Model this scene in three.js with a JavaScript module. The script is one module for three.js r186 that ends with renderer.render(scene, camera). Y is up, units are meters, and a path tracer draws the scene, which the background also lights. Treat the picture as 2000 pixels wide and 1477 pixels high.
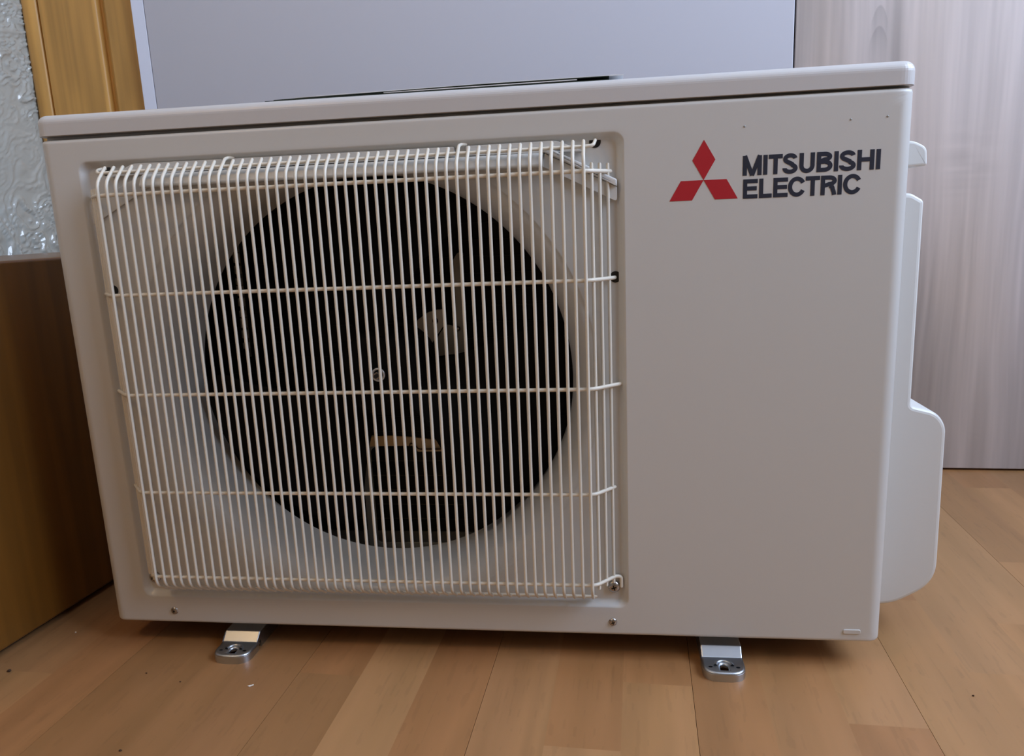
import * as THREE from 'three';
import { RoundedBoxGeometry } from 'three/addons/geometries/RoundedBoxGeometry.js';
import { mergeGeometries } from 'three/addons/utils/BufferGeometryUtils.js';
import { RectAreaLightUniformsLib } from 'three/addons/lights/RectAreaLightUniformsLib.js';

// ------------------------------------------------------------------ camera, sky, light, exposure
const scene = new THREE.Scene();
const camera = new THREE.PerspectiveCamera(2 * Math.atan(738.5 / 1460.9) * 180 / Math.PI, 2000 / 1477, 0.02, 60);
camera.rotation.order = 'YXZ';
camera.position.set(0.14496, 0.44048, 0.68888);
camera.rotation.set(-0.206395, 0.133324, -0.042842);
scene.add(camera);
const renderer = new THREE.WebGLRenderer({ antialias: true });
renderer.toneMapping = THREE.LinearToneMapping;
renderer.toneMappingExposure = 0.52;
renderer.shadowMap.enabled = true;
scene.background = new THREE.Color(0.80, 0.92, 1.12);          // overcast daylight outside the window
scene.backgroundIntensity = 2.0;
RectAreaLightUniformsLib.init();

const TURN = -0.04;                                            // the room against the air conditioner
const room = (x, y, z) => new THREE.Vector3(x * Math.cos(TURN) + z * Math.sin(TURN), y, -x * Math.sin(TURN) + z * Math.cos(TURN));
const WIN = { x: 1.45, z0: -0.45, z1: 0.95, y0: 0.80, y1: 2.20 };   // window in the right wall, room coordinates
{
  const l = new THREE.RectAreaLight(new THREE.Color(0.73, 0.88, 1.16), 15.0, WIN.z1 - WIN.z0 - 0.12, WIN.y1 - WIN.y0 - 0.12);
  l.position.copy(room(WIN.x - 0.03, (WIN.y0 + WIN.y1) / 2, (WIN.z0 + WIN.z1) / 2));
  l.lookAt(room(WIN.x - 1, (WIN.y0 + WIN.y1) / 2, (WIN.z0 + WIN.z1) / 2));
  l.name = 'window_daylight';
  scene.add(l);
}

// ------------------------------------------------------------------ helpers
let seed = 7;
const rnd = () => { seed = (seed * 16807) % 2147483647; return seed / 2147483647; };
const names = new Map();
function numbered(n) { const k = names.get(n) || 0; names.set(n, k + 1); return k ? n + '_' + String(k).padStart(3, '0') : n; }
function tag(o, label, category, group) { o.userData = { ...o.userData, label, category }; if (group) o.userData.group = group; return o; }
function lit(m) { m.castShadow = true; m.receiveShadow = true; return m; }
function mesh(name, geo, mat, parent = scene) { const m = lit(new THREE.Mesh(geo, mat)); m.name = numbered(name); parent.add(m); return m; }
function base(name, parent = scene) { const g = new THREE.Group(); g.name = numbered(name); parent.add(g); return g; }
function struct(o) { o.userData.kind = 'structure'; return o; }
const merge = (list) => mergeGeometries(list.map((g) => { const h = g.index ? g.toNonIndexed() : g; for (const k of Object.keys(h.attributes)) if (!['position', 'normal', 'uv'].includes(k)) h.deleteAttribute(k); return h; }));
function box(x0, x1, y0, y1, z0, z1, r = 0) {
  const g = r ? new RoundedBoxGeometry(x1 - x0, y1 - y0, z1 - z0, 3, r) : new THREE.BoxGeometry(x1 - x0, y1 - y0, z1 - z0);
  g.translate((x0 + x1) / 2, (y0 + y1) / 2, (z0 + z1) / 2);
  return metric(g);
}
function metric(g, ox = 0, oy = 0) {                            // uv in metres by the way each face points
  const h = g.index ? g.toNonIndexed() : g;
  const p = h.attributes.position, n = h.attributes.normal, uv = new Float32Array(p.count * 2);
  for (let i = 0; i < p.count; i++) {
    const ax = Math.abs(n.getX(i)), ay = Math.abs(n.getY(i)), az = Math.abs(n.getZ(i));
    let u, v;
    if (ay >= ax && ay >= az) { u = p.getX(i); v = p.getZ(i); } else if (ax >= az) { u = p.getZ(i); v = p.getY(i); } else { u = p.getX(i); v = p.getY(i); }
    uv[2 * i] = u + ox; uv[2 * i + 1] = v + oy;
  }
  h.setAttribute('uv', new THREE.BufferAttribute(uv, 2));
  return h;
}
const V = (x, y, z) => new THREE.Vector3(x, y, z);
class Poly extends THREE.CurvePath {                            // straight runs joined by rounded bends
  static of(pts, bend) {
    const c = new THREE.CurvePath();
    let from = pts[0];
    for (let i = 1; i < pts.length; i++) {
      if (i < pts.length - 1 && bend > 0) {
        const a = pts[i - 1], b = pts[i], d = pts[i + 1];
        const r = Math.min(bend, b.distanceTo(a) * 0.48, b.distanceTo(d) * 0.48);
        const p = b.clone().addScaledVector(a.clone().sub(b).normalize(), r), q = b.clone().addScaledVector(d.clone().sub(b).normalize(), r);
        c.add(new THREE.LineCurve3(from, p)); c.add(new THREE.QuadraticBezierCurve3(p, b.clone(), q)); from = q;
      } else { c.add(new THREE.LineCurve3(from, pts[i])); from = pts[i]; }
    }
    return c;
  }
}
function wire(pts, r, bend = 0.006, sides = 8, step = 3) {      // round wire with domed ends
  const path = Poly.of(pts, bend), P = [];
  for (const c of path.curves) { const n = c.isLineCurve3 ? 1 : step; for (let i = 0; i < n; i++) P.push(c.getPoint(i / n)); }
  P.push(pts[pts.length - 1].clone());
  const rr = P.map(() => r), t0 = P[0].clone().sub(P[1]).normalize(), t1 = P[P.length - 1].clone().sub(P[P.length - 2]).normalize();
  const A = P[0].clone(), B = P[P.length - 1].clone();
  P.unshift(A.clone().addScaledVector(t0, r * 0.6)); rr.unshift(r * 0.75); P.unshift(A.clone().addScaledVector(t0, r)); rr.unshift(r * 0.05);
  P.push(B.clone().addScaledVector(t1, r * 0.6)); rr.push(r * 0.75); P.push(B.clone().addScaledVector(t1, r)); rr.push(r * 0.05);
  const pos = [], nor = [], idx = [];
  let nrm = Math.abs(t0.x) < 0.8 ? V(1, 0, 0) : V(0, 1, 0);
  for (let i = 0; i < P.length; i++) {
    const t = P[Math.min(i + 1, P.length - 1)].clone().sub(P[Math.max(i - 1, 0)]).normalize();
    nrm = nrm.clone().addScaledVector(t, -nrm.dot(t)).normalize();
    const bi = t.clone().cross(nrm);
    for (let k = 0; k < sides; k++) {
      const a = k / sides * 2 * Math.PI, d = nrm.clone().multiplyScalar(Math.cos(a)).addScaledVector(bi, Math.sin(a));
      pos.push(P[i].x + d.x * rr[i], P[i].y + d.y * rr[i], P[i].z + d.z * rr[i]); nor.push(d.x, d.y, d.z);
      if (i) { const a0 = (i - 1) * sides + k, b0 = (i - 1) * sides + (k + 1) % sides, c0 = i * sides + k, d0 = i * sides + (k + 1) % sides; idx.push(a0, b0, c0, b0, d0, c0); }
    }
  }
  const g = new THREE.BufferGeometry();
  g.setAttribute('position', new THREE.Float32BufferAttribute(pos, 3)); g.setAttribute('normal', new THREE.Float32BufferAttribute(nor, 3));
  g.setAttribute('uv', new THREE.Float32BufferAttribute(new Float32Array(pos.length / 3 * 2), 2)); g.setIndex(idx);
  return g;
}
function shapeOf(pts, r = 0) {                                  // closed outline, corners [x, y, radius]
  const s = new THREE.Shape(), n = pts.length;
  for (let i = 0; i < n; i++) {
    const a = pts[(i + n - 1) % n], b = pts[i], c = pts[(i + 1) % n], R = b[2] ?? r;
    const la = Math.hypot(a[0] - b[0], a[1] - b[1]), lc = Math.hypot(c[0] - b[0], c[1] - b[1]), k = Math.min(R, la * 0.49, lc * 0.49);
    const p = [b[0] + (a[0] - b[0]) / la * k, b[1] + (a[1] - b[1]) / la * k], q = [b[0] + (c[0] - b[0]) / lc * k, b[1] + (c[1] - b[1]) / lc * k];
    if (i === 0) s.moveTo(...p); else s.lineTo(...p);
    if (k > 0) s.quadraticCurveTo(b[0], b[1], ...q);
  }
  s.closePath();
  return s;
}
function slab(shape, depth, bevel = 0, curveSegments = 8) {     // extruded along +z from z = 0, the bevel kept inside
  const g = new THREE.ExtrudeGeometry(shape, { depth: depth - 2 * bevel, bevelEnabled: bevel > 0, bevelThickness: bevel, bevelSize: bevel, bevelOffset: -bevel, bevelSegments: 3, curveSegments });
  g.translate(0, 0, bevel);
  return g;
}
// value noise that repeats every `per` cells
function hash(i, j, k) { let h = (i * 374761393 + j * 668265263 + k * 2147483647) | 0; h = Math.imul(h ^ (h >>> 13), 1274126177); h ^= h >>> 16; return (h >>> 0) / 4294967295; }
function vnoise(x, y, k, px = 1e6, py = 1e6) {
  const xi = Math.floor(x), yi = Math.floor(y), fx = x - xi, fy = y - yi, u = fx * fx * (3 - 2 * fx), v = fy * fy * (3 - 2 * fy);
  const m = (a, p) => ((a % p) + p) % p, h = (a, b) => hash(m(a, px), m(b, py), k);
  return (h(xi, yi) * (1 - u) + h(xi + 1, yi) * u) * (1 - v) + (h(xi, yi + 1) * (1 - u) + h(xi + 1, yi + 1) * u) * v;
}
function fbm(x, y, k, px, py, oct = 4) { let s = 0, a = 0.5, n = 0; for (let o = 0; o < oct; o++) { s += a * vnoise(x, y, k + o * 17, px, py); n += a; x *= 2; y *= 2; px *= 2; py *= 2; a *= 0.5; } return s / n; }
function texture(w, h, f, srgb = true) {
  const d = new Uint8Array(w * h * 4);
  for (let j = 0; j < h; j++) for (let i = 0; i < w; i++) {
    const c = f((i + 0.5) / w, (j + 0.5) / h), q = 4 * (j * w + i);
    for (let k = 0; k < 3; k++) d[q + k] = Math.max(0, Math.min(255, Math.round(c[k] * 255)));
    d[q + 3] = 255;
  }
  const t = new THREE.DataTexture(d, w, h);
  t.wrapS = t.wrapT = THREE.RepeatWrapping; t.magFilter = THREE.LinearFilter; t.minFilter = THREE.LinearMipmapLinearFilter; t.generateMipmaps = true;
  if (srgb) t.colorSpace = THREE.SRGBColorSpace;
  t.needsUpdate = true;
  return t;
}
const std = (c, roughness = 0.5, metalness = 0, more = {}) => new THREE.MeshStandardMaterial({ color: new THREE.Color().setRGB(...c), roughness, metalness, ...more });
const phys = (c, roughness, more = {}) => new THREE.MeshPhysicalMaterial({ color: new THREE.Color().setRGB(...c), roughness, ...more });

// ------------------------------------------------------------------ materials
const M = {
  paint: phys([0.615, 0.62, 0.60], 0.42, { clearcoat: 0.35, clearcoatRoughness: 0.22 }),
  lid: phys([0.60, 0.60, 0.60], 0.38, { clearcoat: 0.4, clearcoatRoughness: 0.18 }),
  bell: phys([0.58, 0.57, 0.54], 0.4),
  plastic: phys([0.74, 0.75, 0.73], 0.33),
  guide: phys([0.66, 0.67, 0.66], 0.36),
  wire: phys([0.76, 0.72, 0.62], 0.36),
  black: phys([0.006, 0.006, 0.006], 0.45),
  fan: phys([0.005, 0.005, 0.005], 0.75, { specularIntensity: 0.25 }),
  finShade: std([0.012, 0.012, 0.012], 0.6),  // near-black colour carries the shade between the deep fins
  tube: std([0.05, 0.05, 0.048], 0.4, 0.3),
  dark: std([0.02, 0.02, 0.02], 0.7),
  zinc: std([0.52, 0.57, 0.62], 0.33, 1),
  bracket: std([0.66, 0.65, 0.61], 0.5, 0.1),
  bracketDark: std([0.36, 0.37, 0.35], 0.5, 0.2),
  tan: std([0.62, 0.45, 0.26], 0.8),
  steel: std([0.46, 0.45, 0.44], 0.26, 1),
  galvanised: std([0.46, 0.47, 0.47], 0.45, 0.3),
  nut: std([0.78, 0.79, 0.80], 0.35, 0.6),
  red: phys([0.46, 0.02, 0.03], 0.4),
  navy: phys([0.024, 0.03, 0.05], 0.4),
  white: std([0.72, 0.72, 0.74], 0.55),
  lavender: std([0.555, 0.565, 0.625], 0.5),
  ceiling: std([0.80, 0.79, 0.76], 0.9),
  cream: std([0.62, 0.54, 0.43], 0.9),
  ochre: std([0.36, 0.25, 0.14], 0.9),
  paper: std([0.80, 0.81, 0.83], 0.8),
  greenCover: std([0.03, 0.045, 0.035], 0.4),
  crumbDark: std([0.06, 0.03, 0.014], 0.9),
  crumbWhite: std([0.85, 0.82, 0.74], 0.8),
};

// beech laminate: straight flecked grain along v (0.5 m x 1 m a repeat)
const beechTone = (k) => texture(512, 1024, (u, v) => {
  const g = fbm(u * 24, v * 3, 11 + k, 24, 3, 4), w = fbm(u * 5 + 0.6 * fbm(u * 3, v * 2, 5, 3, 2, 2), v * 2, 23 + k, 5, 2, 3);
  const fleck = vnoise(u * 190, v * 42, 31 + k, 190, 42) > 0.83 ? 1 : 0, pore = vnoise(u * 256, v * 24, 47 + k, 256, 24) > 0.9 ? 1 : 0;
  const ring = 0.5 + 0.5 * Math.sin(26 * (w + 0.25 * u));
  const t = 0.86 + 0.14 * g + 0.035 * ring - 0.035 * fleck - 0.03 * pore;
  return [0.745 * t, 0.56 * t * (0.99 + 0.02 * w), 0.37 * t * (0.97 + 0.05 * g)];
});
const beechA = beechTone(0), beechB = beechTone(90);
for (const t of [beechA, beechB]) t.repeat.set(2, 1);
const beech = [];
for (const [t, m] of [[beechA, [0.74, 0.70, 0.66]], [beechB, [0.82, 0.79, 0.77]], [beechA, [0.86, 0.84, 0.84]], [beechB, [0.93, 0.93, 0.95]], [beechA, [0.80, 0.73, 0.68]], [beechB, [0.92, 0.90, 0.87]]])
  beech.push(new THREE.MeshPhysicalMaterial({ color: new THREE.Color().setRGB(...m), map: t, roughness: 0.4, clearcoat: 0.35, clearcoatRoughness: 0.45 }));

// grey whitewashed pine print: long vertical streaks, a run of cathedral arches, cross marks (1.2 m x 1.2 m a repeat)
const pineMap = texture(1024, 1024, (u, v) => {
  const warp = fbm(u * 6, v * 3, 71, 6, 3, 3) - 0.5, us = u + 0.02 * warp;
  const broad = fbm(us * 14, v * 1, 73, 14, 1, 3), streak = fbm(us * 60, v * 2, 79, 60, 2, 4), fine = fbm(us * 200, v * 8, 83, 200, 8, 2), tint = fbm(us * 9, v * 2, 89, 9, 2, 2);
  const X = u * 1.2 - 0.535, Y = v * 1.2;
  let arch = 0;                                                // nested growth-ring arches below their tops
  for (const [top, half, k] of [[0.738, 0.0085, 1], [0.709, 0.0095, 0.9], [0.640, 0.014, 0.5], [0.30, 0.012, 0.4]]) { const d = top - Y - Math.pow(Math.abs(X + 0.004 * warp) / half, 2) * 0.012; if (d > 0 && Math.abs(X) < half * 1.6) arch += k * Math.min(1, d / 0.002) * Math.exp(-d / 0.035) * Math.max(0, 1 - Math.pow(Math.abs(X) / half / 1.5, 4)); }
  const dark = Math.max(0, broad - 0.52) * 1.1;
  let t = 0.70 + 0.10 * (0.5 - broad) - 0.55 * dark + 0.16 * (streak - 0.5) + 0.06 * (fine - 0.5) - 0.075 * arch;
  const cx = (u * 1.2 - 0.672) / 0.035, cy = (Y - 0.50) / 0.04, spot = Math.exp(-cx * cx - cy * cy) + 0.6 * Math.max(0, fbm(u * 10, v * 8, 97, 10, 8, 2) - 0.66) * 4;
  t += 0.07 * spot * (vnoise(u * 22, v * 210, 101, 22, 210) - 0.62);
  const warm = 0.5 * (tint - 0.5) + 0.5 * dark;
  return [1.07 * t * (1.0 + 0.10 * warm), 1.04 * t * (0.972 - 0.01 * warm), t * (0.985 - 0.16 * warm)];
});
pineMap.repeat.set(1 / 1.2, 1 / 1.2);
M.pine = new THREE.MeshPhysicalMaterial({ map: pineMap, roughness: 0.5 });

// honey-varnished wood, grain along v (0.4 m x 1.2 m a repeat)
const honeyMap = texture(512, 512, (u, v) => {
  const w = fbm(u * 6, v * 2, 131, 6, 2, 3), g = fbm(u * 60, v * 3, 137, 60, 3, 3), b = fbm(u * 3, v * 3, 149, 3, 3, 3);
  const t = 0.94 + 0.12 * (g - 0.5) + 0.1 * (b - 0.5) + 0.04 * Math.sin(30 * w);
  return [0.83 * t, 0.635 * t, 0.335 * t * (0.96 + 0.08 * b)];
});
honeyMap.repeat.set(2.5, 1 / 1.2);
M.honey = new THREE.MeshPhysicalMaterial({ map: honeyMap, roughness: 0.5, clearcoat: 0.15, clearcoatRoughness: 0.3 });
M.chest = new THREE.MeshPhysicalMaterial({ color: new THREE.Color().setRGB(0.30, 0.22, 0.11), map: honeyMap, roughness: 0.4, clearcoat: 0.4, clearcoatRoughness: 0.2 });

// ------------------------------------------------------------------ the setting, in room coordinates
const inRoom = (o) => { o.rotation.y = TURN; return o; };
const X0 = -0.928, X1 = WIN.x, Z0 = -0.617, Z1 = 2.7, H = 2.5;
// floor: slab, laminate boards of three strips of beech blocks each
{
  const floor = struct(inRoom(mesh('floor', box(X0 - 0.2, X1 + 0.2, -0.12, -0.008, Z0 - 0.8, Z1 + 0.2), M.dark)));
  const W = 0.1956, S = W / 3, seam = 0.0237;
  const forced = {                                             // strip index from the seam at x = 0.0237: [block ends], [tones]; left strips darker, carrying the weaker light there
    '-7': [[0.33], [4, 0]], '-6': [[0.21], [0, 4]], '-5': [[0.29], [0, 0]], '-4': [[0.25], [0, 4]], '-3': [[0.046], [4, 0]], '-2': [[0.30], [3, 1]], '-1': [[0.26], [4, 2]], '0': [[0.35], [2, 3]], '1': [[0.126], [4, 3]], '2': [[0.34], [5, 2]],
    '3': [[0.28], [4, 1]], '4': [[0.127], [1, 3]], '5': [[0.069], [3, 4]], '6': [[0.24], [5, 2]], '7': [[-0.02], [3, 5]], '8': [[0.2], [5, 4]],
  };
  for (let b = -5; b <= 8; b++) {
    const bx = seam + b * W, plank = base('plank', floor);
    const lo = Math.max(bx, X0), hi = Math.min(bx + W, X1);
    if (hi - lo < 0.01) { floor.remove(plank); continue; }
    for (let s = 0; s < 3; s++) {
      const i = b * 3 + s, x0 = bx + s * S + (s === 0 ? 0.00022 : 0), x1 = bx + (s + 1) * S - (s === 2 ? 0.00022 : 0);
      if (x1 > X1 || x0 < X0) continue;
      const f = forced[i], ends = [Z0 - 0.6], tones = [];
      let z = Z0 + 0.1 * rnd();
      if (f) { let a = f[0][0]; const up = []; while (a > Z0 + 0.12) { up.unshift(a); a -= 0.30 + 0.12 * rnd(); } ends.push(...up); } else while (z < 0.5) { ends.push(z); z += 0.28 + 0.2 * rnd(); }
      ends.push(0.75);
      for (let k = 0; k + 1 < ends.length; k++) tones.push(Math.floor(rnd() * 6));
      if (f) { tones[tones.length - 1] = f[1][1]; tones[tones.length - 2] = f[1][0]; }
      for (let k = 0; k + 1 < ends.length; k++) {
        if (ends[k + 1] - ends[k] < 0.005) continue;
        const g = metric(box(x0, x1, -0.008, 0, ends[k], ends[k + 1]), rnd() * 3, rnd() * 3);
        mesh('wood_block', g, beech[tones[k]], plank);
      }
    }
  }
  for (let b = -5; b <= 8; b++) {                              // the boards on towards the far side of the room
    const bx = seam + b * W, lo = Math.max(bx, X0), hi = Math.min(bx + W, X1);
    if (hi - lo > 0.01) mesh('plank', metric(box(lo, hi, -0.008, 0, 0.75, Z1 + 0.05), b, 0.3 * b), beech[(b + 9) % 6], floor);
  }
}
struct(inRoom(mesh('ceiling', box(X0 - 0.2, X1 + 0.2, H, H + 0.12, Z0 - 0.8, Z1 + 0.2), M.ceiling)));
struct(inRoom(mesh('wall_front', box(X0 - 0.2, X1 + 0.2, 0, H, Z1, Z1 + 0.15), M.ochre)));
struct(inRoom(mesh('wall_back', box(X0 - 0.2, -0.702, 0, H, Z0 - 0.16, Z0 - 0.012), M.cream)));
struct(inRoom(mesh('wall_niche', box(-0.702, X1 + 0.2, 0, H, Z0 - 0.8, Z0 - 0.68), M.cream)));
struct(inRoom(mesh('wall_right', merge([
  box(X1, X1 + 0.2, 0, WIN.y0, Z0 - 0.8, Z1), box(X1, X1 + 0.2, WIN.y1, H, Z0 - 0.8, Z1),
  box(X1, X1 + 0.2, WIN.y0, WIN.y1, Z0 - 0.8, WIN.z0), box(X1, X1 + 0.2, WIN.y0, WIN.y1, WIN.z1, Z1)]), M.cream)));
{
  const w = struct(inRoom(base('window_1')));
  const f = 0.06, x0 = X1 + 0.05, x1 = X1 + 0.11, zm = (WIN.z0 + WIN.z1) / 2;
  mesh('window_frame', merge([box(x0, x1, WIN.y0, WIN.y0 + f, WIN.z0, WIN.z1), box(x0, x1, WIN.y1 - f, WIN.y1, WIN.z0, WIN.z1), box(x0, x1, WIN.y0 + f, WIN.y1 - f, WIN.z0, WIN.z0 + f),
    box(x0, x1, WIN.y0 + f, WIN.y1 - f, WIN.z1 - f, WIN.z1), box(x0, x1, WIN.y0 + f, WIN.y1 - f, zm - f / 2, zm + f / 2)]), M.white, w);
  for (const [a, b] of [[WIN.z0 + f, zm - f / 2], [zm + f / 2, WIN.z1 - f]])
    mesh('pane', box(X1 + 0.078, X1 + 0.082, WIN.y0 + f, WIN.y1 - f, a, b), phys([1, 1, 1], 0.02, { transmission: 1, thickness: 0, ior: 1.5 }), w);
}
// added warm fill for the left side: an invented pendant lamp out of frame
{
  const l = inRoom(base('added_fill_lamp')), p = room(-0.74, 0, 1.0); l.position.copy(p);
  tag(l, 'added warm fill light in the form of a glass globe pendant lamp', 'lamp');
  mesh('ceiling_rose', new THREE.CylinderGeometry(0.05, 0.05, 0.03, 32).translate(0, H - 0.015, 0), M.white, l);
  mesh('cord', new THREE.CylinderGeometry(0.004, 0.004, 0.52, 12).translate(0, H - 0.28, 0), M.dark, l);
  mesh('globe', new THREE.SphereGeometry(0.12, 32, 20).translate(0, H - 0.64, 0), std([0.9, 0.8, 0.6], 0.6, 0, { emissive: new THREE.Color(1, 0.68, 0.36), emissiveIntensity: 1 }), l);
  const pl = new THREE.PointLight(new THREE.Color(1, 0.57, 0.17), 1.75); pl.position.set(0, H - 0.64 - 0.135, 0); pl.castShadow = true; pl.shadow.radius = 6; pl.name = 'added_fill_light'; l.add(pl);
}
// left wall: trowelled plaster under a glossy coat, its strokes raised
{
  const nx = 300, ny = 300, z0 = Z0 - 0.02, z1 = 0.35, y0 = 0.30, y1 = 1.15, pos = [], idx = [];
  const relief = (z, y) => {
    const a = fbm(z * 9, y * 9, 201, 1e6, 1e6, 3) * 5, du = z * Math.cos(a * 0.35 + 0.9) + y * Math.sin(a * 0.35 + 0.9);
    const dv = -z * Math.sin(a * 0.35 + 0.9) + y * Math.cos(a * 0.35 + 0.9);
    const r1 = 1 - Math.abs(2 * fbm(du * 7, dv * 46, 211, 1e6, 1e6, 2) - 1), blob = Math.max(0, fbm(z * 40, y * 48, 223, 1e6, 1e6, 2) - 0.60);
    const patch = Math.max(0, Math.min(1, (fbm(z * 5, y * 5, 229, 1e6, 1e6, 2) - 0.42) * 6));
    const drip = Math.max(0, 1 - Math.abs(2 * vnoise(z * 95, y * 22, 227) - 1) * 2.4) * Math.max(0, 1 - (y - 0.42) / 0.06);
    return 0.0058 * Math.pow(r1, 6) * (0.35 + 0.65 * patch) + 0.011 * blob * patch + 0.0022 * Math.min(1, drip) + 0.006 * fbm(z * 6, y * 6, 233, 1e6, 1e6, 2);
  };
  for (let j = 0; j <= ny; j++) for (let i = 0; i <= nx; i++) {
    const z = z0 + (z1 - z0) * i / nx, y = y0 + (y1 - y0) * j / ny;
    pos.push(X0 + relief(z, y), y, z);
    if (i && j) { const a = (j - 1) * (nx + 1) + i - 1, b = a + 1, c = a + nx + 1, d = c + 1; idx.push(a, c, b, b, c, d); }
  }
  const g = new THREE.BufferGeometry();
  g.setAttribute('position', new THREE.Float32BufferAttribute(pos, 3)); g.setIndex(idx); g.computeVertexNormals();
  M.gloss = phys([0.44, 0.45, 0.41], 0.13, { clearcoat: 1, clearcoatRoughness: 0.06, side: THREE.DoubleSide });
  const wall = struct(inRoom(mesh('wall_left', box(X0 - 0.2, X0, 0, H, Z0 - 0.8, Z1), std([0.60, 0.58, 0.52], 0.5))));
  mesh('plaster_relief', g, M.gloss, wall).userData.label = 'glossy trowelled plaster with raised strokes';
}
// wooden casing on the back wall
{
  const p = [[-0.9265, 0], [-0.9265, 0.010, 0.003], [-0.920, 0.019, 0.005], [-0.906, 0.019, 0.007], [-0.8965, 0.013, 0.004], [-0.8945, 0.0085], [-0.8915, 0.0085], [-0.8910, 0.013, 0.001],
    [-0.7830, 0.013, 0.004], [-0.7785, 0.010, 0.002], [-0.7755, 0.001], [-0.7715, 0.001], [-0.7590, 0.013, 0.002], [-0.7030, 0.013, 0.002], [-0.7030, 0]];
  const g = slab(shapeOf(p.map(([x, z, r]) => [x, z, r ?? 0])), 2.1); g.rotateX(-Math.PI / 2);   // (x, z') -> (x, y, -z')
  g.scale(1, 1, -1); const q = g.attributes.position;
  const idx = []; for (let i = 0; i < q.count; i += 3) idx.push(i, i + 2, i + 1); g.setIndex(idx); g.translate(0, 0, Z0 - 0.012); g.computeVertexNormals();
  struct(inRoom(mesh('trim_1', metric(g.toNonIndexed()), M.honey))).userData.label = 'honey-varnished moulded wooden casing beside the white wardrobe door';
}

// ------------------------------------------------------------------ wardrobe behind, with a white door and a grey wood door
{
  const w = inRoom(base('wardrobe'));
  tag(w, 'tall built-in wardrobe with a plain white door and a grey whitewashed wood door', 'wardrobe');
  const top = 2.3;
  mesh('carcass', box(-0.699, X1 - 0.01, 0.03, top + 0.02, Z0 - 0.66, Z0 - 0.03), M.white, w);
  mesh('plinth', box(-0.695, X1 - 0.01, 0, 0.03, Z0 - 0.5, Z0 - 0.035), M.dark, w);
  const door = mesh('white_door', box(-0.684, 0.411, 0.006, top, Z0 - 0.022, Z0, 0.0015), M.lavender, w); door.userData.label = 'plain white door';
  const s = slab(shapeOf([[-0.7007, 0.012], [-0.6845, 0], [-0.6845, -0.02], [-0.7007, -0.02]], 0.001), top - 0.006); s.rotateX(-Math.PI / 2); s.scale(1, 1, 1);
  const q = s.attributes.position; for (let i = 0; i < q.count; i++) q.setZ(i, -q.getZ(i));
  const id = []; for (let i = 0; i < q.count; i += 3) id.push(i, i + 2, i + 1); s.setIndex(id); s.translate(0, 0.006, Z0); s.computeVertexNormals();
  mesh('grip_strip', s.toNonIndexed(), M.lavender, door).userData.label = 'slanted white grip strip along the door edge';
  const d2 = mesh('wood_door', metric(box(0.414, X1 - 0.012, 0.0035, top, Z0 - 0.024, Z0 - 0.002, 0.001)), M.pine, w); d2.userData.label = 'grey whitewashed wood door';
}
// low wooden chest against the left wall
{
  const c = base('wooden_chest');
  tag(c, 'low varnished brown wooden chest along the textured wall left of the air conditioner', 'chest');
  c.position.set(-0.5115, 0, 0); c.rotation.y = -0.1074;      // +x of the chest is the side that is seen
  const L0 = -0.60, L1 = 1.1, D = -0.32, T = 0.4215;
  mesh('side_panel', metric(box(-0.020, 0, 0.006, T, L0, L1, 0.004)), M.chest, c);
  mesh('body', metric(box(D, -0.0205, 0.006, T - 0.0085, L0, L1)), M.chest, c);
  const t = metric(box(D, -0.0205, T - 0.008, T, L0, L1, 0.002)); mesh('top_board', t, M.chest, c);
  mesh('plinth', box(D + 0.01, -0.012, 0, 0.006, L0 + 0.01, L1 - 0.01), M.dark, c);
}

// ------------------------------------------------------------------ the air conditioner
const ac = base('air_conditioner');
tag(ac, 'white outdoor air conditioner unit with wire fan grille standing on a wooden floor', 'air conditioner');
const CX = -0.0985, CY = 0.2865, TH = 0.2065, YB = 0.0286, YT = 0.5350;
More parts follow.
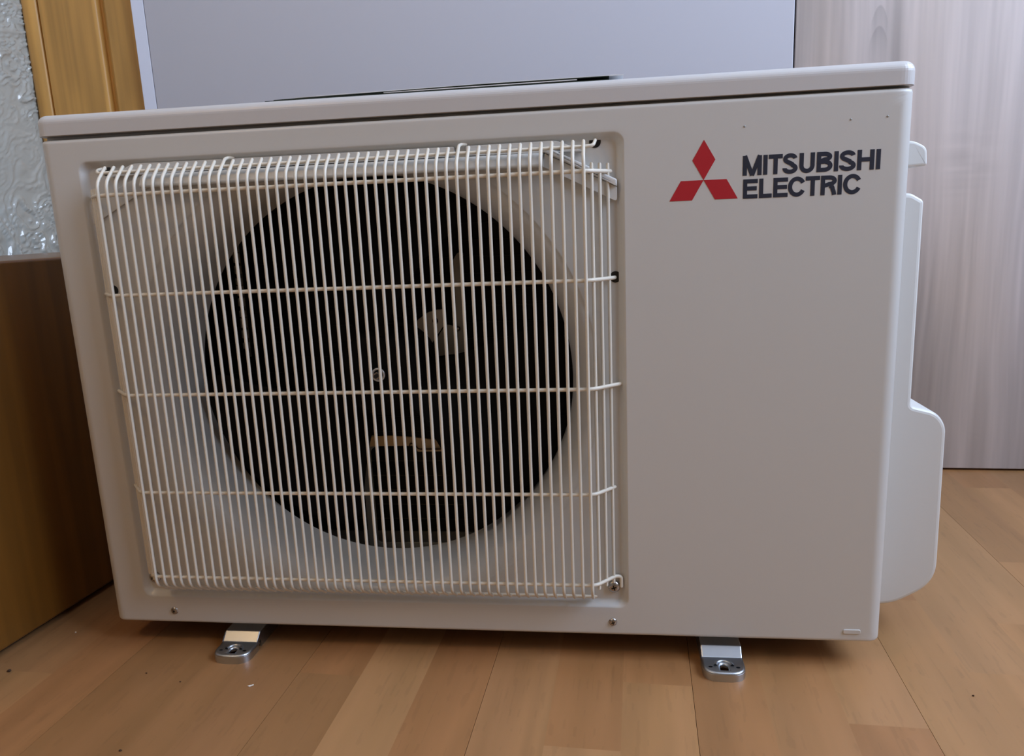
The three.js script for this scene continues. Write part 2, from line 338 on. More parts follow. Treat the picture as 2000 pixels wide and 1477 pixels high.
// front panel: one sheet from the fan throat through the bell and the recess to the rounded cabinet edge
{
  const sd = (x, y, x0, x1, y0, y1, r) => { const dx = Math.abs(x - (x0 + x1) / 2) - (x1 - x0) / 2 + r, dy = Math.abs(y - (y0 + y1) / 2) - (y1 - y0) / 2 + r; return Math.min(Math.max(dx, dy), 0) + Math.hypot(Math.max(dx, 0), Math.max(dy, 0)) - r; };
  const hit = (c, s, R) => { let a = 0.03, b = 0.9; for (let i = 0; i < 46; i++) { const m = (a + b) / 2; if (sd(CX + c * m, CY + s * m, ...R) < 0) a = m; else b = m; } return (a + b) / 2; };
  const N = 1440, rows = [], F = -0.0062;
  const out = [-0.3605, 0.1605, 0.0585, 0.5140], FW = 0.0075;
  const edge = (x, y) => { const R1 = 0.013, R2 = 0.0035, dx = Math.min(x + 0.4, 0.4 - x), dy = Math.min(y - YB, YT - y); let z = 0; if (dx < R1) z -= R1 - Math.sqrt(Math.max(0, R1 * R1 - (R1 - dx) ** 2)); if (dy < R2) z -= R2 - Math.sqrt(Math.max(0, R2 * R2 - (R2 - dy) ** 2)); return Math.max(z, -0.0135); };
  for (let i = 0; i <= N; i++) {
    const a = i / N * 2 * Math.PI, c = Math.cos(a), s = Math.sin(a), row = [];
    const put = (r, z) => row.push(CX + c * r, CY + s * r, z);
    const inner = hit(c, s, [out[0] + FW, out[1] - FW, out[2] + FW, out[3] - FW, 0.006]), A = Math.min(0.2335, inner - 0.0015) - TH, B = 0.042;
    put(TH, -0.085); put(TH, -0.066);
    for (let k = 0; k <= 12; k++) { const u = k / 12 * Math.PI / 2; put(TH + A * (1 - Math.cos(u)), F - 0.0012 - B + B * Math.sin(u)); }
    put(TH + A + 0.0012, F);
    for (const k of [0.34, 0.67]) put(TH + A + 0.0012 + (inner - TH - A - 0.0012) * k, F);
    for (let k = 0; k <= 8; k++) { const q = k / 8, d = FW * (1 - q), w = q * q * (3 - 2 * q); put(hit(c, s, [out[0] + d, out[1] - d, out[2] + d, out[3] - d, 0.006 + 0.004 * q]), F * (1 - w)); }
    const ro = hit(c, s, [...out, 0.010]);
    const insets = [0.0135, 0.0115, 0.0095, 0.0075, 0.0058, 0.0045, 0.0033, 0.0024, 0.0016, 0.001, 0.0005, 0.0002, 0];
    const first = hit(c, s, [-0.4 + insets[0], 0.4 - insets[0], YB + insets[0], YT - insets[0], 0.002]);
    for (const k of [0.33, 0.67]) { const r = ro + (first - ro) * k; put(r, 0); }
    for (const d of insets) { const r = hit(c, s, [-0.4 + d, 0.4 - d, YB + d, YT - d, Math.max(0.0015, 0.006 - d)]); put(r, edge(CX + c * r, CY + s * r)); }
    put(hit(c, s, [-0.4, 0.4, YB, YT, 0.006]), -0.03);
    rows.push(row);
  }
  const K = rows[0].length / 3, pos = rows.flat(), idx = [];
  for (let i = 0; i < N; i++) for (let k = 0; k + 1 < K; k++) { const a = i * K + k, b = a + 1, c = a + K, d = c + 1; idx.push(a, b, c, b, d, c); }
  const g = new THREE.BufferGeometry();
  g.setAttribute('position', new THREE.Float32BufferAttribute(pos, 3)); g.setIndex(idx); g.computeVertexNormals();
  const n = g.attributes.normal;
  for (let k = 0; k < K; k++) { n.setXYZ(N * K + k, n.getX(k), n.getY(k), n.getZ(k)); }
  g.setAttribute('uv', new THREE.Float32BufferAttribute(pos.filter((_, i) => i % 3 < 2), 2));
  const fp = mesh('front_panel', g, M.paint, ac); fp.userData.label = 'off-white painted front panel';
  // small pressed marks
  for (const [x, y] of [[0.262, 0.5114], [0.3484, 0.5122], [0.3776, 0.513]]) { const d = new THREE.SphereGeometry(0.0009, 10, 8); d.scale(1, 1, 0.7); d.translate(x, y, 0); mesh('dimple_shade', d, M.bracketDark, fp); }  // darker dots hold the shade of the small dents in their colour
  const cap = slab(shapeOf([[0.3638, 0.0376], [0.3800, 0.0376], [0.3800, 0.0424], [0.3638, 0.0424]], 0.002), 0.0016, 0.0007); cap.translate(0, 0, -0.0006); mesh('embossed_tab', cap, M.paint, fp);
  for (const [x, y] of [[-0.3352, 0.5052], [0.1348, 0.5062], [0.1512, 0.3868], [-0.3465, 0.3895]]) {
    const h = new THREE.CylinderGeometry(0.0052, 0.0052, 0.001, 20); h.rotateX(Math.PI / 2); h.translate(x, y, F); mesh('hook_hole_shade', h, M.black, fp);  // black discs on the sheet paint the dark inside the hook holes
  }
  // print: emblem of three red diamonds and two lines of letters
  const em = base('emblem', ac); em.userData.label = 'red emblem of three diamonds';
  const s0 = 0.01945, ex = 0.2283, ey = 0.4686, hgt = s0 * Math.sqrt(3) / 2;
  for (const P of [[[0, 0], [s0 / 2, hgt], [0, 2 * hgt], [-s0 / 2, hgt]], [[0, 0], [-s0, 0], [-1.5 * s0, -hgt], [-s0 / 2, -hgt]], [[0, 0], [s0 / 2, -hgt], [1.5 * s0, -hgt], [s0, 0]]]) {
    const sh = new THREE.Shape(P.map(([x, y]) => new THREE.Vector2(ex + x, ey + y))); const d = new THREE.ExtrudeGeometry(sh, { depth: 0.0003, bevelEnabled: false }); d.translate(0, 0, -0.0001); mesh('diamond', d, M.red, em);
  }
  // letters as strokes of one weight: cap height 1, weight w
  const w = 0.212, arc = (x, y, rx, ry, a0, a1, n = 18) => Array.from({ length: n + 1 }, (_, i) => { const a = (a0 + (a1 - a0) * i / n) * Math.PI / 180; return [x + rx * Math.cos(a), y + ry * Math.sin(a)]; });
  const h = w / 2, glyph = {
    M: (W) => [[[h, 0], [h, 1]], [[W - h, 0], [W - h, 1]], [[h * 0.95, 1], [W / 2, 0]].map(([x, y], i) => i ? [x, y] : [x, y]), [[W - h * 0.95, 1], [W / 2, 0]]],
    I: () => [[[h, 0], [h, 1]]],
    T: (W) => [[[0, 1 - h], [W, 1 - h]], [[W / 2, 0], [W / 2, 1 - h]]],
    H: (W) => [[[h, 0], [h, 1]], [[W - h, 0], [W - h, 1]], [[h, 0.52], [W - h, 0.52]]],
    E: (W) => [[[h, 0], [h, 1]], [[h, 1 - h], [W, 1 - h]], [[h, 0.52], [W * 0.94, 0.52]], [[h, h], [W, h]]],
    L: (W) => [[[h, 0], [h, 1]], [[h, h], [W, h]]],
    U: (W) => [[[h, 1], [h, 0.36], ...arc(W / 2, 0.36, W / 2 - h, 0.36 - h + 0.015, 180, 360), [W - h, 1]]],
    C: (W) => [arc(W / 2, 0.5, W / 2 - h, 0.515 - h, 28, 332, 34)],
    S: (W) => [[...arc(W / 2, 0.735, W / 2 - h - 0.02, 0.28 - h, 8, 90, 8), ...arc(W / 2, 0.735, W / 2 - h - 0.02, 0.28 - h, 95, 245, 14), [W * 0.62, 0.475], ...arc(W / 2, 0.262, W / 2 - h, 0.277 - h, 62, -90, 14), ...arc(W / 2, 0.262, W / 2 - h, 0.277 - h, -95, -186, 9)]],
    B: (W) => [[[h, 0], [h, 1]], [[h, 1 - h], [W * 0.5, 1 - h], ...arc(W * 0.5, 0.755, W * 0.5 - h - 0.03, 0.245 - h, 90, -90, 12), [h, 0.51]], [[h, 0.51], [W * 0.52, 0.51], ...arc(W * 0.52, 0.303, W * 0.48 - h, 0.303 - h, 90, -90, 12), [h, h]]],
    R: (W) => [[[h, 0], [h, 1]], [[h, 1 - h], [W * 0.52, 1 - h], ...arc(W * 0.52, 0.725, W * 0.48 - h, 0.275 - h, 90, -90, 12), [h, 0.45]], [[W * 0.55, 0.46], ...arc(W * 0.62, 0.3, W * 0.27 - h, 0.15, 90, 0, 6), [W - h - 0.03, 0.16], [W - h, 0]]],
  };
  const ribbon = (raw, wd, X, Y, S, k) => {
    const pts = raw.filter((p, i) => !i || Math.hypot(p[0] - raw[i - 1][0], p[1] - raw[i - 1][1]) > 0.012);
    const pos = [], idx = [], n = pts.length;
    const L = [], Rr = [];
    for (let i = 0; i < n; i++) {
      const d = (a, b) => { const l = Math.hypot(b[0] - a[0], b[1] - a[1]) || 1e-9; return [(b[0] - a[0]) / l, (b[1] - a[1]) / l]; };
      const t0 = i ? d(pts[i - 1], pts[i]) : d(pts[0], pts[1]), t1 = i < n - 1 ? d(pts[i], pts[i + 1]) : t0;
      let nx = -(t0[1] + t1[1]), ny = t0[0] + t1[0]; const l = Math.hypot(nx, ny) || 1; nx /= l; ny /= l;
      const m = Math.min(1.5, 1 / Math.max(0.4, nx * -t1[1] + ny * t1[0]));
      L.push([pts[i][0] + nx * wd / 2 * m, pts[i][1] + ny * wd / 2 * m]); Rr.push([pts[i][0] - nx * wd / 2 * m, pts[i][1] - ny * wd / 2 * m]);
    }
    const z1 = 0.00022 + 0.00002 * k, z0 = -0.0001;
    for (let i = 0; i < n; i++) for (const [p, z] of [[L[i], z1], [Rr[i], z1], [L[i], z0], [Rr[i], z0]]) pos.push(X + p[0] * S, Y + p[1] * S, z);
    for (let i = 0; i + 1 < n; i++) { const a = i * 4, b = a + 4; idx.push(a + 1, b + 1, a, b + 1, b, a, a, b, a + 2, b, b + 2, a + 2, a + 1, a + 3, b + 1, b + 1, a + 3, b + 3); }
    const e = (n - 1) * 4; idx.push(0, 2, 1, 1, 2, 3, e, e + 1, e + 2, e + 1, e + 3, e + 2);
    const g2 = new THREE.BufferGeometry(); g2.setAttribute('position', new THREE.Float32BufferAttribute(pos, 3)); g2.setIndex(idx);
    const q = g2.toNonIndexed(); q.computeVertexNormals(); q.setAttribute('uv', new THREE.Float32BufferAttribute(new Float32Array(q.attributes.position.count * 2), 2)); return q;
  };
  const lt = base('lettering', ac); lt.userData.label = 'dark blue two-line lettering';
  const line = (spec, x0, x1, Y, S, span) => {                 // spec: [letter, start, end] in one measure along the line
    for (const [ch, a, b] of spec) {
      const X = x0 + (a - span[0]) / (span[1] - span[0]) * (x1 - x0), W = (b - a) / (span[1] - span[0]) * (x1 - x0) / S;
      mesh('letter', merge(glyph[ch](W).map((p, i) => ribbon(p, ch === 'M' && i > 1 ? w * 0.98 : w, X, Y, S, i))), M.navy, lt);
    }
  };
  line([['M', 648, 773], ['I', 783, 809], ['T', 818, 909], ['S', 910, 1008], ['U', 1019, 1118], ['B', 1131, 1233], ['I', 1243, 1271], ['S', 1277, 1382], ['H', 1391, 1499], ['I', 1511, 1545]], 0.2612, 0.3746, 0.4706, 0.0165, [648, 1545]);
  line([['E', 645, 740], ['L', 750, 833], ['E', 842, 936], ['C', 937, 1052], ['T', 1050, 1141], ['R', 1147, 1248], ['I', 1255, 1283], ['C', 1289, 1407]], 0.2618, 0.3597, 0.4512, 0.0163, [645, 1407]);
}
// lid
{
  const lid = base('lid', ac);
  const s = shapeOf([[-0.4005, 0.0005, 0.014], [0.4005, 0.0005, 0.014], [0.4005, -0.288, 0.008], [-0.4005, -0.288, 0.008]]);   // x, z
  const h = 0.0195, b = 0.0085;
  const g = new THREE.ExtrudeGeometry(s, { depth: h - b, bevelEnabled: true, bevelThickness: b, bevelSize: b, bevelOffset: -b, bevelSegments: 8, curveSegments: 10 });
  // keep the bevel only on top: flatten the lower one into a straight skirt
  const p = g.attributes.position;
  const sx = 0.4005, ratio = (v) => v;
  for (let i = 0; i < p.count; i++) if (p.getZ(i) < -1e-6) p.setZ(i, 0);
  g.rotateX(-Math.PI / 2);                                    // (x, z', d) -> (x, d, -z')
  for (let i = 0; i < p.count; i++) p.setZ(i, -p.getZ(i));
  const idx = []; for (let i = 0; i < p.count; i += 3) idx.push(i, i + 2, i + 1);
  const n0 = g.attributes.normal; for (let i = 0; i < n0.count; i++) n0.setZ(i, -n0.getZ(i));
  g.setIndex(idx);
  const f = g.toNonIndexed();
  mesh('lid_panel', f, M.lid, lid);
  lid.position.set(0, 0.5382, 0); lid.rotation.z = -0.0022;
}
// cabinet behind the front panel
{
  mesh('cabinet_shell', merge([box(-0.3990, -0.3975, YB + 0.007, 0.5335, -0.285, -0.015), box(0.3975, 0.3990, YB + 0.007, 0.5335, -0.285, -0.015), box(-0.393, 0.393, YB + 0.001, YB + 0.004, -0.285, -0.004), box(-0.355, 0.355, 0.0181, YB + 0.001, -0.28, -0.022),
    box(0.178, 0.399, YB, 0.537, -0.285, -0.283), box(0.176, 0.178, YB, 0.535, -0.283, -0.008), box(-0.397, 0.397, 0.526, 0.5365, -0.284, -0.012)]), M.galvanised, ac);
  mesh('top_flange', box(-0.3985, 0.3985, 0.530, 0.5405, -0.0215, -0.0145), M.paint, ac);
  mesh('cabinet_side', box(-0.4, -0.3992, YB + 0.006, 0.534, -0.2855, -0.03), M.paint, ac);
  mesh('cabinet_side', box(0.3992, 0.4, YB + 0.006, 0.534, -0.2855, -0.03), M.paint, ac);
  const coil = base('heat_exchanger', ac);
  mesh('fin_block', merge([box(-0.392, 0.17, YB + 0.005, 0.525, -0.282, -0.24), box(-0.394, -0.37, YB + 0.005, 0.525, -0.24, -0.1)]), M.finShade, coil);
  for (let k = 0; k < 23; k++) { const y = 0.0515 + k * 0.0205; mesh('tube', wire([V(-0.36, y, -0.239), V(0.165, y, -0.239)], 0.0008, 0), M.tube, coil); }
  const ep = base('end_plate', ac);
  for (let k = 0; k < 12; k++) mesh('clip', box(-0.3165, -0.3085, 0.296 + k * 0.0135, 0.3045 + k * 0.0135 + 0.002 * (k % 3), -0.202, -0.198, 0.001), M.plastic, ep);
  mesh('strip', box(-0.315, -0.310, 0.285, 0.463, -0.206, -0.202), M.bracketDark, ep);
}
// fan, motor and what shows between the blades
{
  const fan = base('fan', ac), C = V(-0.0965, 0.2880, 0);
  const hub = new THREE.LatheGeometry([[0.001, 0], [0.030, 0], [0.040, -0.003], [0.046, -0.010], [0.047, -0.05], [0.001, -0.05]].map(([r, z]) => new THREE.Vector2(r, z)), 40); hub.rotateX(Math.PI / 2);
  hub.translate(C.x, C.y, -0.056); mesh('hub', hub, M.fan, fan);
  const blade = (mid) => {
    const nr = 18, na = 20, pos = [], idx = [], side = [];
    for (const off of [0.0012, -0.0012]) for (let j = 0; j <= nr; j++) for (let i = 0; i <= na; i++) {
      const q = j / nr, r = 0.042 + 0.154 * q, wd = (52 + 24 * Math.min(1, q * 1.2)) * (1 - 0.10 * Math.max(0, q - 0.88) / 0.12), t = i / na - 0.5;
      const a = (mid - 6 * q + wd * t) * Math.PI / 180, z = -0.078 + (0.030 - 0.006 * q) * t * -1.6 + 0.006 * Math.sin(Math.PI * (t + 0.5)) + off;
      pos.push(C.x + r * Math.cos(a), C.y + r * Math.sin(a), z);
    }
    const S = (nr + 1) * (na + 1), at = (s, j, i) => s * S + j * (na + 1) + i;
    for (let j = 0; j < nr; j++) for (let i = 0; i < na; i++) { idx.push(at(0, j, i), at(0, j + 1, i), at(0, j, i + 1), at(0, j, i + 1), at(0, j + 1, i), at(0, j + 1, i + 1)); idx.push(at(1, j, i), at(1, j, i + 1), at(1, j + 1, i), at(1, j, i + 1), at(1, j + 1, i + 1), at(1, j + 1, i)); }
    const seamq = (a, b, c, d) => idx.push(a, b, c, b, d, c);
    for (let j = 0; j < nr; j++) { seamq(at(0, j, 0), at(1, j, 0), at(0, j + 1, 0), at(1, j + 1, 0)); seamq(at(0, j + 1, na), at(1, j + 1, na), at(0, j, na), at(1, j, na)); }
    for (let i = 0; i < na; i++) { seamq(at(0, nr, i), at(1, nr, i), at(0, nr, i + 1), at(1, nr, i + 1)); }
    const g = new THREE.BufferGeometry(); g.setAttribute('position', new THREE.Float32BufferAttribute(pos, 3)); g.setIndex(idx); g.computeVertexNormals(); return g;
  };
  for (const m of [102, 222, 342]) mesh('blade', blade(m), M.fan, fan);
  const nut = new THREE.CylinderGeometry(0.0040, 0.0040, 0.008, 6); nut.rotateX(Math.PI / 2); nut.translate(-0.0955, 0.2893, -0.0505); mesh('nut', nut, M.steel, fan);
  const bolt = new THREE.CylinderGeometry(0.0021, 0.0021, 0.013, 16); bolt.rotateX(Math.PI / 2); bolt.translate(-0.0955, 0.2893, -0.0505); mesh('bolt', bolt, M.dark, fan);
  const ring = new THREE.TorusGeometry(0.0062, 0.0013, 10, 28); ring.translate(-0.0955, 0.2893, -0.0535); mesh('washer', ring, M.nut, fan);
  const motor = new THREE.CylinderGeometry(0.046, 0.046, 0.06, 32); motor.rotateX(Math.PI / 2); motor.translate(C.x, C.y, -0.165); mesh('motor', motor, M.dark, ac);
  const br = base('motor_bracket', ac), z = -0.14, P = (pts, r = 0.002) => shapeOf(pts.map(([x, y]) => [x, y]), r);
  mesh('upright', (() => { const g = merge([slab(P([[-0.031, 0.294], [-0.0165, 0.2955], [-0.0155, 0.409], [-0.022, 0.409], [-0.031, 0.396]]), 0.002, 0.0004)]); g.translate(0, 0, z - 0.004); return g; })(), M.bracketDark, br);
  const tab = P([[-0.0725, 0.3345], [-0.0595, 0.3435], [-0.0480, 0.3465], [-0.0400, 0.3465], [-0.0395, 0.3305], [-0.0500, 0.3170], [-0.0575, 0.3060], [-0.0600, 0.2905], [-0.0685, 0.2900], [-0.0745, 0.3020], [-0.0795, 0.3115]], 0.004);
  const ho = new THREE.Path(); ho.absellipse(-0.0512, 0.3335, 0.0042, 0.0048, 0, Math.PI * 2, true); tab.holes.push(ho);
  const tg = slab(tab, 0.003, 0.0006); tg.translate(0, 0, z); mesh('mounting_tab', tg, M.bracket, br);
  const pl = slab(P([[-0.0480, 0.3180], [-0.0395, 0.3290], [-0.0250, 0.3250], [-0.0260, 0.2950], [-0.0570, 0.2915], [-0.0540, 0.3060]], 0.003), 0.002, 0.0004); pl.translate(0, 0, z - 0.003); mesh('gusset', pl, M.bracketDark, br);
  const sc = new THREE.SphereGeometry(0.0032, 12, 8); sc.translate(-0.0255, 0.3240, z + 0.002); mesh('screw', sc, M.steel, br);
  const side = slab(P([[-0.1520, 0.040], [-0.1520, 0.190], [-0.1420, 0.198], [-0.1300, 0.198], [-0.1300, 0.187], [-0.1405, 0.180], [-0.1400, 0.062], [-0.1300, 0.062], [-0.0370, 0.0625], [-0.0300, 0.075], [-0.0250, 0.075], [-0.0270, 0.046], [-0.0360, 0.040]], 0.004), 0.003, 0.0006);
  side.translate(0, 0, z - 0.002); mesh('foot_frame', side, M.bracketDark, br);
  const tape = slab(P([[-0.1430, 0.1845], [-0.1450, 0.1975], [-0.1130, 0.1990], [-0.0870, 0.1975], [-0.0590, 0.1940], [-0.0440, 0.1985], [-0.0400, 0.1930], [-0.0360, 0.1800], [-0.0820, 0.1795], [-0.0830, 0.1870], [-0.1330, 0.1865]], 0.002), 0.003, 0.0006);
  tape.translate(0, 0, z + 0.003); mesh('cable_wrap', tape, M.tan, br);
  mesh('cable', wire([V(-0.090, 0.187, z + 0.008), V(-0.089, 0.191, z + 0.008), V(-0.083, 0.189, z + 0.008), V(-0.080, 0.1835, z + 0.008), V(-0.055, 0.1835, z + 0.008), V(-0.040, 0.184, z + 0.008)], 0.0008, 0.003), M.crumbDark, br);
}
// air guide over the fan opening
{
  const ag = base('air_guide', ac);
  // a tilted visor over the top, and at each side a plain plate with a narrow ledge along its upper edge
  const vis = slab(shapeOf([[-0.0065, 0.4865, 0], [0.0070, 0.4862, 0.0015], [0.0078, 0.4885, 0.002], [0.0035, 0.4965, 0.003], [-0.0010, 0.4990, 0.0015], [-0.0065, 0.4995, 0]]), 0.3835);   // z, y along x
  vis.rotateY(-Math.PI / 2); vis.translate(0.0890, 0, 0); mesh('visor', vis, M.guide, ag);
  for (const P of [[[-0.3560, 0.4540], [-0.3560, 0.4745], [-0.2960, 0.5000], [-0.2930, 0.4870]], [[0.0880, 0.4870], [0.0900, 0.4985], [0.1535, 0.4665], [0.1535, 0.4535, 0.004]]]) {
    const f = slab(shapeOf(P, 0.0015), P[0][0] < 0 ? 0.0022 : 0.0052, 0.0005); f.translate(0, 0, -0.0066); mesh('end_plate', f, M.paint, ag);
  }
  for (const P of [[[0.0900, 0.4990], [0.0925, 0.5035], [0.1535, 0.4730], [0.1535, 0.4668]]]) {
    const f = slab(shapeOf(P, 0.0012), 0.0085, 0.0016); f.translate(0, 0, -0.0070); mesh('ledge', f, M.guide, ag);
  }
  for (const P of [[[-0.3300, 0.4985, 0.001], [-0.3050, 0.5098, 0.003], [-0.2140, 0.5092, 0.0015], [-0.2140, 0.5000, 0.001]], [[-0.2035, 0.5000, 0.001], [-0.2035, 0.5092, 0.0015], [0.0085, 0.5086, 0.0015], [0.0085, 0.5000, 0.001]], [[0.0190, 0.5000, 0.001], [0.0190, 0.5086, 0.0015], [0.1005, 0.5090, 0.004], [0.1250, 0.4985, 0.001]]]) {
    const f = slab(shapeOf(P), 0.0042, 0.0006); f.translate(0, 0, -0.0066); mesh('flange', f, M.guide, ag);
  }
}
// wire grille
{
  const gr = base('fan_grille', ac); gr.userData.label = 'cream coated wire grille';
  const r = 0.00158, rb = 0.00188, x0 = -0.3290, dx = 0.4540 / 49, zf = 0.0200;
  const plain = wire([V(0, 0.0700, 0.0012), V(0, 0.0832, zf), V(0, 0.4915, zf), V(0, 0.5065, 0.0045)], r, 0.007);
  const hooked = wire([V(0, 0.0700, 0.0012), V(0, 0.0832, zf), V(0, 0.4915, zf), V(0, 0.5085, 0.0025), V(0.0012, 0.5098, -0.001), V(0.0055, 0.5098, -0.003)], r, 0.006);
  for (let i = 0; i < 50; i++) { const m = mesh('grille_wire', i === 13 || i === 37 ? hooked : plain, M.wire, gr); m.position.x = x0 + i * dx; }
  const side = wire([V(0, 0.0868, 0), V(0, 0.4862, 0)], r, 0);
  for (const [x, z] of [[0.1316, 0.0135], [0.1385, 0.0062], [0.1455, -0.0008]]) {
    mesh('grille_wire', side, M.wire, gr).position.set(x, 0, z);
    mesh('grille_wire', side, M.wire, gr).position.set(-0.2040 - x, 0, z);
  }
  const zb = zf - 0.0018, XL = -0.3325, XR = 0.1285;
  const arms = (y, endR, endL) => [...endL, V(XL, y, zb), V(XR, y, zb), ...endR];
  const R1 = (y) => [V(0.1478, y, -0.0035)], L1 = (y) => [V(-0.3518, y, -0.0035)];
  mesh('crossbar', wire(arms(0.4803, R1(0.4803), L1(0.4803)), rb, 0.006), M.wire, gr);
  mesh('crossbar', wire(arms(0.3862, [V(0.1500, 0.3862, -0.0045), V(0.1515, 0.3865, -0.0085)], [V(-0.3535, 0.3862, -0.0045)]), rb, 0.006), M.wire, gr);
  mesh('crossbar', wire(arms(0.2870, [V(0.1545, 0.2870, -0.0045)], [V(-0.3560, 0.2870, -0.0045)]), rb, 0.006), M.wire, gr);
  mesh('crossbar', wire(arms(0.1850, R1(0.1850), [V(-0.3535, 0.1850, -0.0045)]), rb, 0.006), M.wire, gr);
  mesh('crossbar', wire(arms(0.0922, [V(0.1475, 0.0922, -0.0025), V(0.1530, 0.0912, -0.0035), V(0.1530, 0.0810, -0.0035)], [V(-0.3490, 0.0918, -0.0025)]), rb, 0.005), M.wire, gr);
  mesh('crossbar', wire([V(-0.3345, 0.5063, -0.008), V(-0.3375, 0.5063, -0.002), V(-0.3385, 0.5040, 0.004), V(-0.3340, 0.5008, 0.0078), V(-0.3280, 0.5015, 0.0082), V(0.1280, 0.5015, 0.0082), V(0.1335, 0.5022, 0.0078), V(0.1350, 0.5065, 0.003), V(0.1350, 0.5080, -0.008)], r, 0.004), M.wire, gr);
  mesh('crossbar', wire([V(-0.3300, 0.0703, -0.0012), V(0.1275, 0.0703, -0.0012)], r, 0), M.wire, gr);
}
// screws
function screw(x, y, z, R) {
  const s = base('screw', ac); s.position.set(x, y, z);
  const pr = [[0.0005, R * 0.52], [R * 0.45, R * 0.47], [R * 0.78, R * 0.30], [R * 0.97, R * 0.10], [R, 0], [R * 0.98, -0.002]].map(([a, b]) => new THREE.Vector2(a, b));
  const g = new THREE.LatheGeometry(pr.reverse(), 28); g.rotateX(Math.PI / 2); mesh('screw_head', g, M.steel, s);
  const a = box(-R * 0.42, R * 0.42, -R * 0.12, R * 0.12, R * 0.40, R * 0.535, 0.0001), b = box(-R * 0.12, R * 0.12, -R * 0.42, R * 0.42, R * 0.40, R * 0.535, 0.0001); const c = merge([a, b]); c.rotateZ(0.3); mesh('cross_slot_shade', c, M.black, s);  // black cross on the head paints the shade of its slot
}
screw(0.1456, 0.0797, -0.0042, 0.0062); screw(-0.3475, 0.0795, -0.0042, 0.0062); screw(0.1440, 0.0434, 0, 0.0042); screw(-0.3272, 0.0428, 0, 0.0042);
// feet
function foot(cx) {
  const f = base('mounting_foot', ac); f.position.set(cx, 0, 0); f.userData.label = 'zinc-plated steel foot with a slotted end';
  const hw = 0.0203, t = 0.0095;
  const end = (k, d) => { const p = []; for (let i = 0; i <= 32; i++) { const a = Math.PI * (1 - i / 32), c = Math.cos(a); p.push([(hw - d) * Math.sign(c) * Math.pow(Math.abs(c), 0.62), 0.0145 + (0.0150 - d) * Math.pow(Math.sin(a), 0.85)]); } return p; };
  const plan = (d) => { const s = new THREE.Shape(); const e = end(0, d); s.moveTo(-(hw - d), 0.0015); for (const q of e) s.lineTo(...q); s.lineTo(hw - d, 0.0015); s.closePath(); return s; };
  const top = plan(0.0024); const slot = new THREE.Path(); const sx = 0.0062, y0 = 0.0120, y1 = 0.0255;
  slot.moveTo(-sx, y1 - 0.002); slot.lineTo(-sx, y0 + 0.005); slot.absarc(0, y0 + 0.005, sx, Math.PI, 2 * Math.PI, false); slot.lineTo(sx, y1 - 0.002); slot.quadraticCurveTo(sx, y1, sx - 0.002, y1); slot.lineTo(-sx + 0.002, y1); slot.quadraticCurveTo(-sx, y1, -sx, y1 - 0.002); top.holes.push(slot);
  for (const s of [-1, 1]) { const h = new THREE.Path(); h.absellipse(s * 0.0130, 0.0190, 0.0020, 0.0014, 0, Math.PI * 2, true); top.holes.push(h); }
  const lay = (g, y) => { g.rotateX(Math.PI / 2); g.translate(0, y, 0); return g; };   // (x, z, d) -> (x, y - d, z)
  const plate = new THREE.ExtrudeGeometry(top, { depth: 0.0006, bevelEnabled: true, bevelThickness: 0.0024, bevelSize: 0.0024, bevelSegments: 6, bevelOffset: 0, curveSegments: 12 });
  mesh('foot_plate', lay(plate, t - 0.0024), M.zinc, f);
  const sk = plan(0), inn = plan(0.0022); const hole = new THREE.Path(inn.getPoints(4).reverse()); sk.holes.push(hole);
  mesh('skirt', lay(new THREE.ExtrudeGeometry(sk, { depth: t - 0.0024, bevelEnabled: false }), t - 0.0024), M.zinc, f);
  // ramp up to the rail, with a pressed rib at the slot
  const ramp = slab(shapeOf([[0.0046, t - 0.0024], [0.0052, t - 0.0001], [0.0028, t], [-0.0058, 0.0178], [-0.26, 0.0178], [-0.26, 0.0153], [-0.0052, 0.0153], [0.0014, t - 0.0024]], 0.0009), 0.0396, 0.0012); ramp.rotateY(-Math.PI / 2); ramp.translate(0.0198, 0, 0); 
  mesh('ramp', ramp, M.zinc, f);
  const rib = new THREE.TorusGeometry(0.0080, 0.0019, 10, 24, Math.PI); rib.rotateX(-Math.PI / 2); rib.translate(0, t - 0.0004, 0.0165); mesh('rib', rib, M.zinc, f);
  mesh('rail', merge([box(-0.0196, -0.0176, 0, 0.0155, -0.27, -0.006), box(0.0176, 0.0196, 0, 0.0155, -0.27, -0.006)]), M.zinc, f);
}
foot(-0.2548); foot(0.2503);
// valve cover and handle lug on the right side
{
  const z0 = -0.27, z1 = -0.07;
  const c = slab(shapeOf([[0.399, 0.452, 0], [0.4270, 0.4505, 0.003], [0.4383, 0.4435, 0.003], [0.4393, 0.2450, 0.004], [0.4640, 0.2385, 0.010], [0.4735, 0.2250, 0.010], [0.4755, 0.0560, 0.030], [0.4350, 0.0318, 0.012], [0.399, 0.0290, 0]]), z1 - z0, 0.004, 12);
  c.translate(0, 0, z0); mesh('valve_cover', c, M.plastic, ac).userData.label = 'white plastic pipe cover';
  const h = slab(shapeOf([[0.399, 0.4985, 0], [0.4262, 0.4975, 0.004], [0.4375, 0.4915, 0.005], [0.4388, 0.4748, 0.003], [0.399, 0.4735, 0]]), z1 - z0, 0.0025, 8);
  h.translate(0, 0, z0); mesh('side_handle', h, M.plastic, ac).userData.label = 'white plastic handle lug';
}

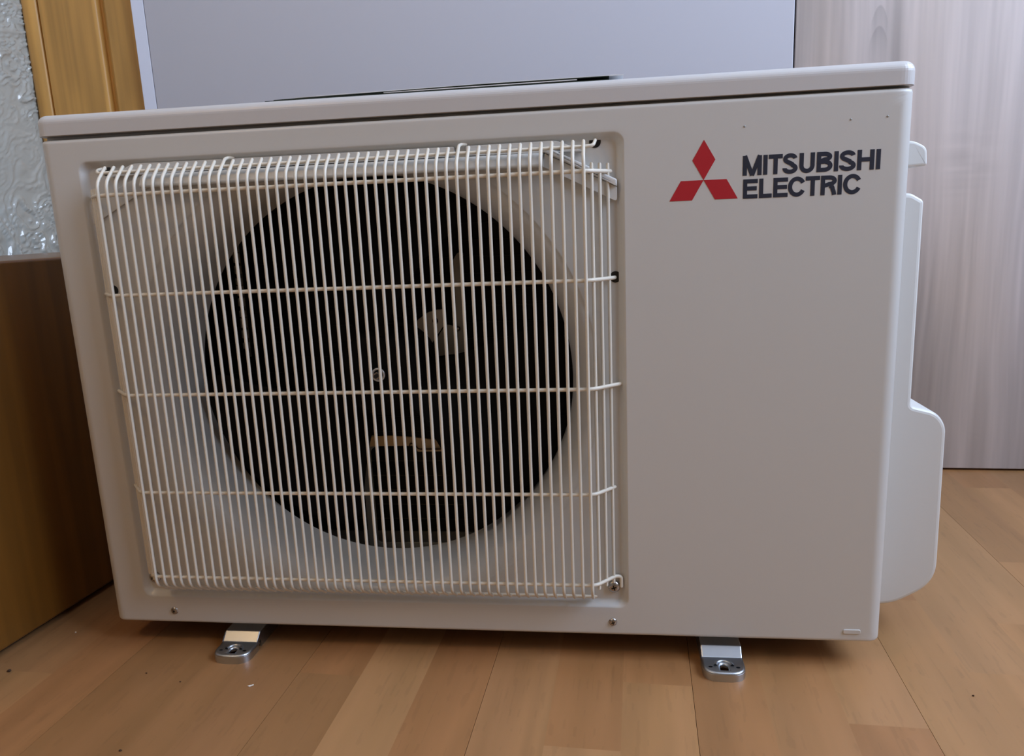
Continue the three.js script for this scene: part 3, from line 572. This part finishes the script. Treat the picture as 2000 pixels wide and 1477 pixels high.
// ------------------------------------------------------------------ papers on the lid and bits on the floor
function sheet(pts, z0, z1, th) {                               // a sheet lying along x, its height given by pts [x, y]
  const s = new THREE.Shape(); const up = pts.map(([x, y]) => [x, y + th]);
  s.moveTo(...pts[0]); for (const p of pts.slice(1)) s.lineTo(...p); for (const p of up.reverse()) s.lineTo(...p); s.closePath();
  const g = new THREE.ExtrudeGeometry(s, { depth: z1 - z0, bevelEnabled: false }); g.translate(0, 0, z0); return g;
}
{
  const top = (x) => 0.5382 + 0.0195 - 0.0022 * x;
  const run = (x0, x1, f) => Array.from({ length: 17 }, (_, i) => { const x = x0 + (x1 - x0) * i / 16; return [x, top(x) + f(i / 16)]; });
  const b = base('booklet');
  tag(b, 'thin dark green booklet lying on the lid of the air conditioner', 'booklet');
  mesh('cover', sheet(run(-0.1685, 0.1475, (q) => 0.0002 + 0.0004 * Math.sin(Math.PI * q)), -0.222, -0.0088, 0.0006), M.greenCover, b);
  mesh('pages', sheet(run(-0.055, 0.120, (q) => 0.0014 + 0.0004 * q), -0.218, -0.0092, 0.0008), M.paper, b);
  mesh('cover', sheet(run(-0.160, 0.1480, (q) => 0.0009 + 0.0022 * Math.min(1, q * 1.6)), -0.221, -0.0090, 0.0006), M.greenCover, b);
  const p = base('paper_sheet');
  tag(p, 'loose white paper sheets on top of the booklet on the air conditioner lid', 'paper');
  mesh('sheet', sheet(run(-0.140, 0.1605, (q) => 0.0022 + 0.0017 * Math.min(1, q * 1.6)), -0.225, -0.0105, 0.0005), M.paper, p);
  mesh('sheet', sheet(run(-0.120, 0.1545, (q) => 0.0031 + 0.0014 * Math.min(1, q * 1.6)), -0.222, -0.0125, 0.0004), M.paper, p);
}
function crumb(x, z, s, m, label, k) {
  const g = new THREE.IcosahedronGeometry(1, 1), p = g.attributes.position;
  for (let i = 0; i < p.count; i++) { const f = 0.7 + 0.6 * hash(Math.round(p.getX(i) * 50), Math.round(p.getY(i) * 50), Math.round(p.getZ(i) * 50) + k); p.setXYZ(i, p.getX(i) * f * s[0], p.getY(i) * f * s[1], p.getZ(i) * f * s[2]); }
  g.computeVertexNormals(); g.computeBoundingBox(); g.translate(0, -g.boundingBox.min.y, 0);
  const o = mesh('crumb', g, m); o.position.set(x, 0, z); tag(o, label, 'crumb'); return o;
}
crumb(-0.4855, 0.0566, [0.0021, 0.0011, 0.0016], M.crumbDark, 'dark brown crumb on the floor beside the wooden chest', 1);
crumb(-0.2131, 0.0650, [0.0028, 0.0007, 0.0008], M.crumbWhite, 'white splinter on the floor in front of the left foot', 2).rotation.y = 0.5;
crumb(-0.3338, 0.0509, [0.0011, 0.0005, 0.0006], M.crumbDark, 'small dark speck on the floor left of the left foot', 3);
crumb(-0.2861, 0.1630, [0.0016, 0.0006, 0.0009], M.crumbDark, 'dark speck on the floor at the bottom edge of the photo', 4);
crumb(0.4683, 0.0365, [0.0010, 0.0006, 0.0009], M.crumbDark, 'small dark speck on the floor right of the air conditioner', 5);
crumb(-0.4671, -0.0202, [0.0010, 0.0006, 0.0008], M.crumbWhite, 'tiny white speck on the floor between the chest and the air conditioner', 6);
crumb(-0.2893, 0.0630, [0.0008, 0.0005, 0.0006], M.crumbDark, 'tiniest dark speck on the floor beside the white splinter', 7);
renderer.render(scene, camera);
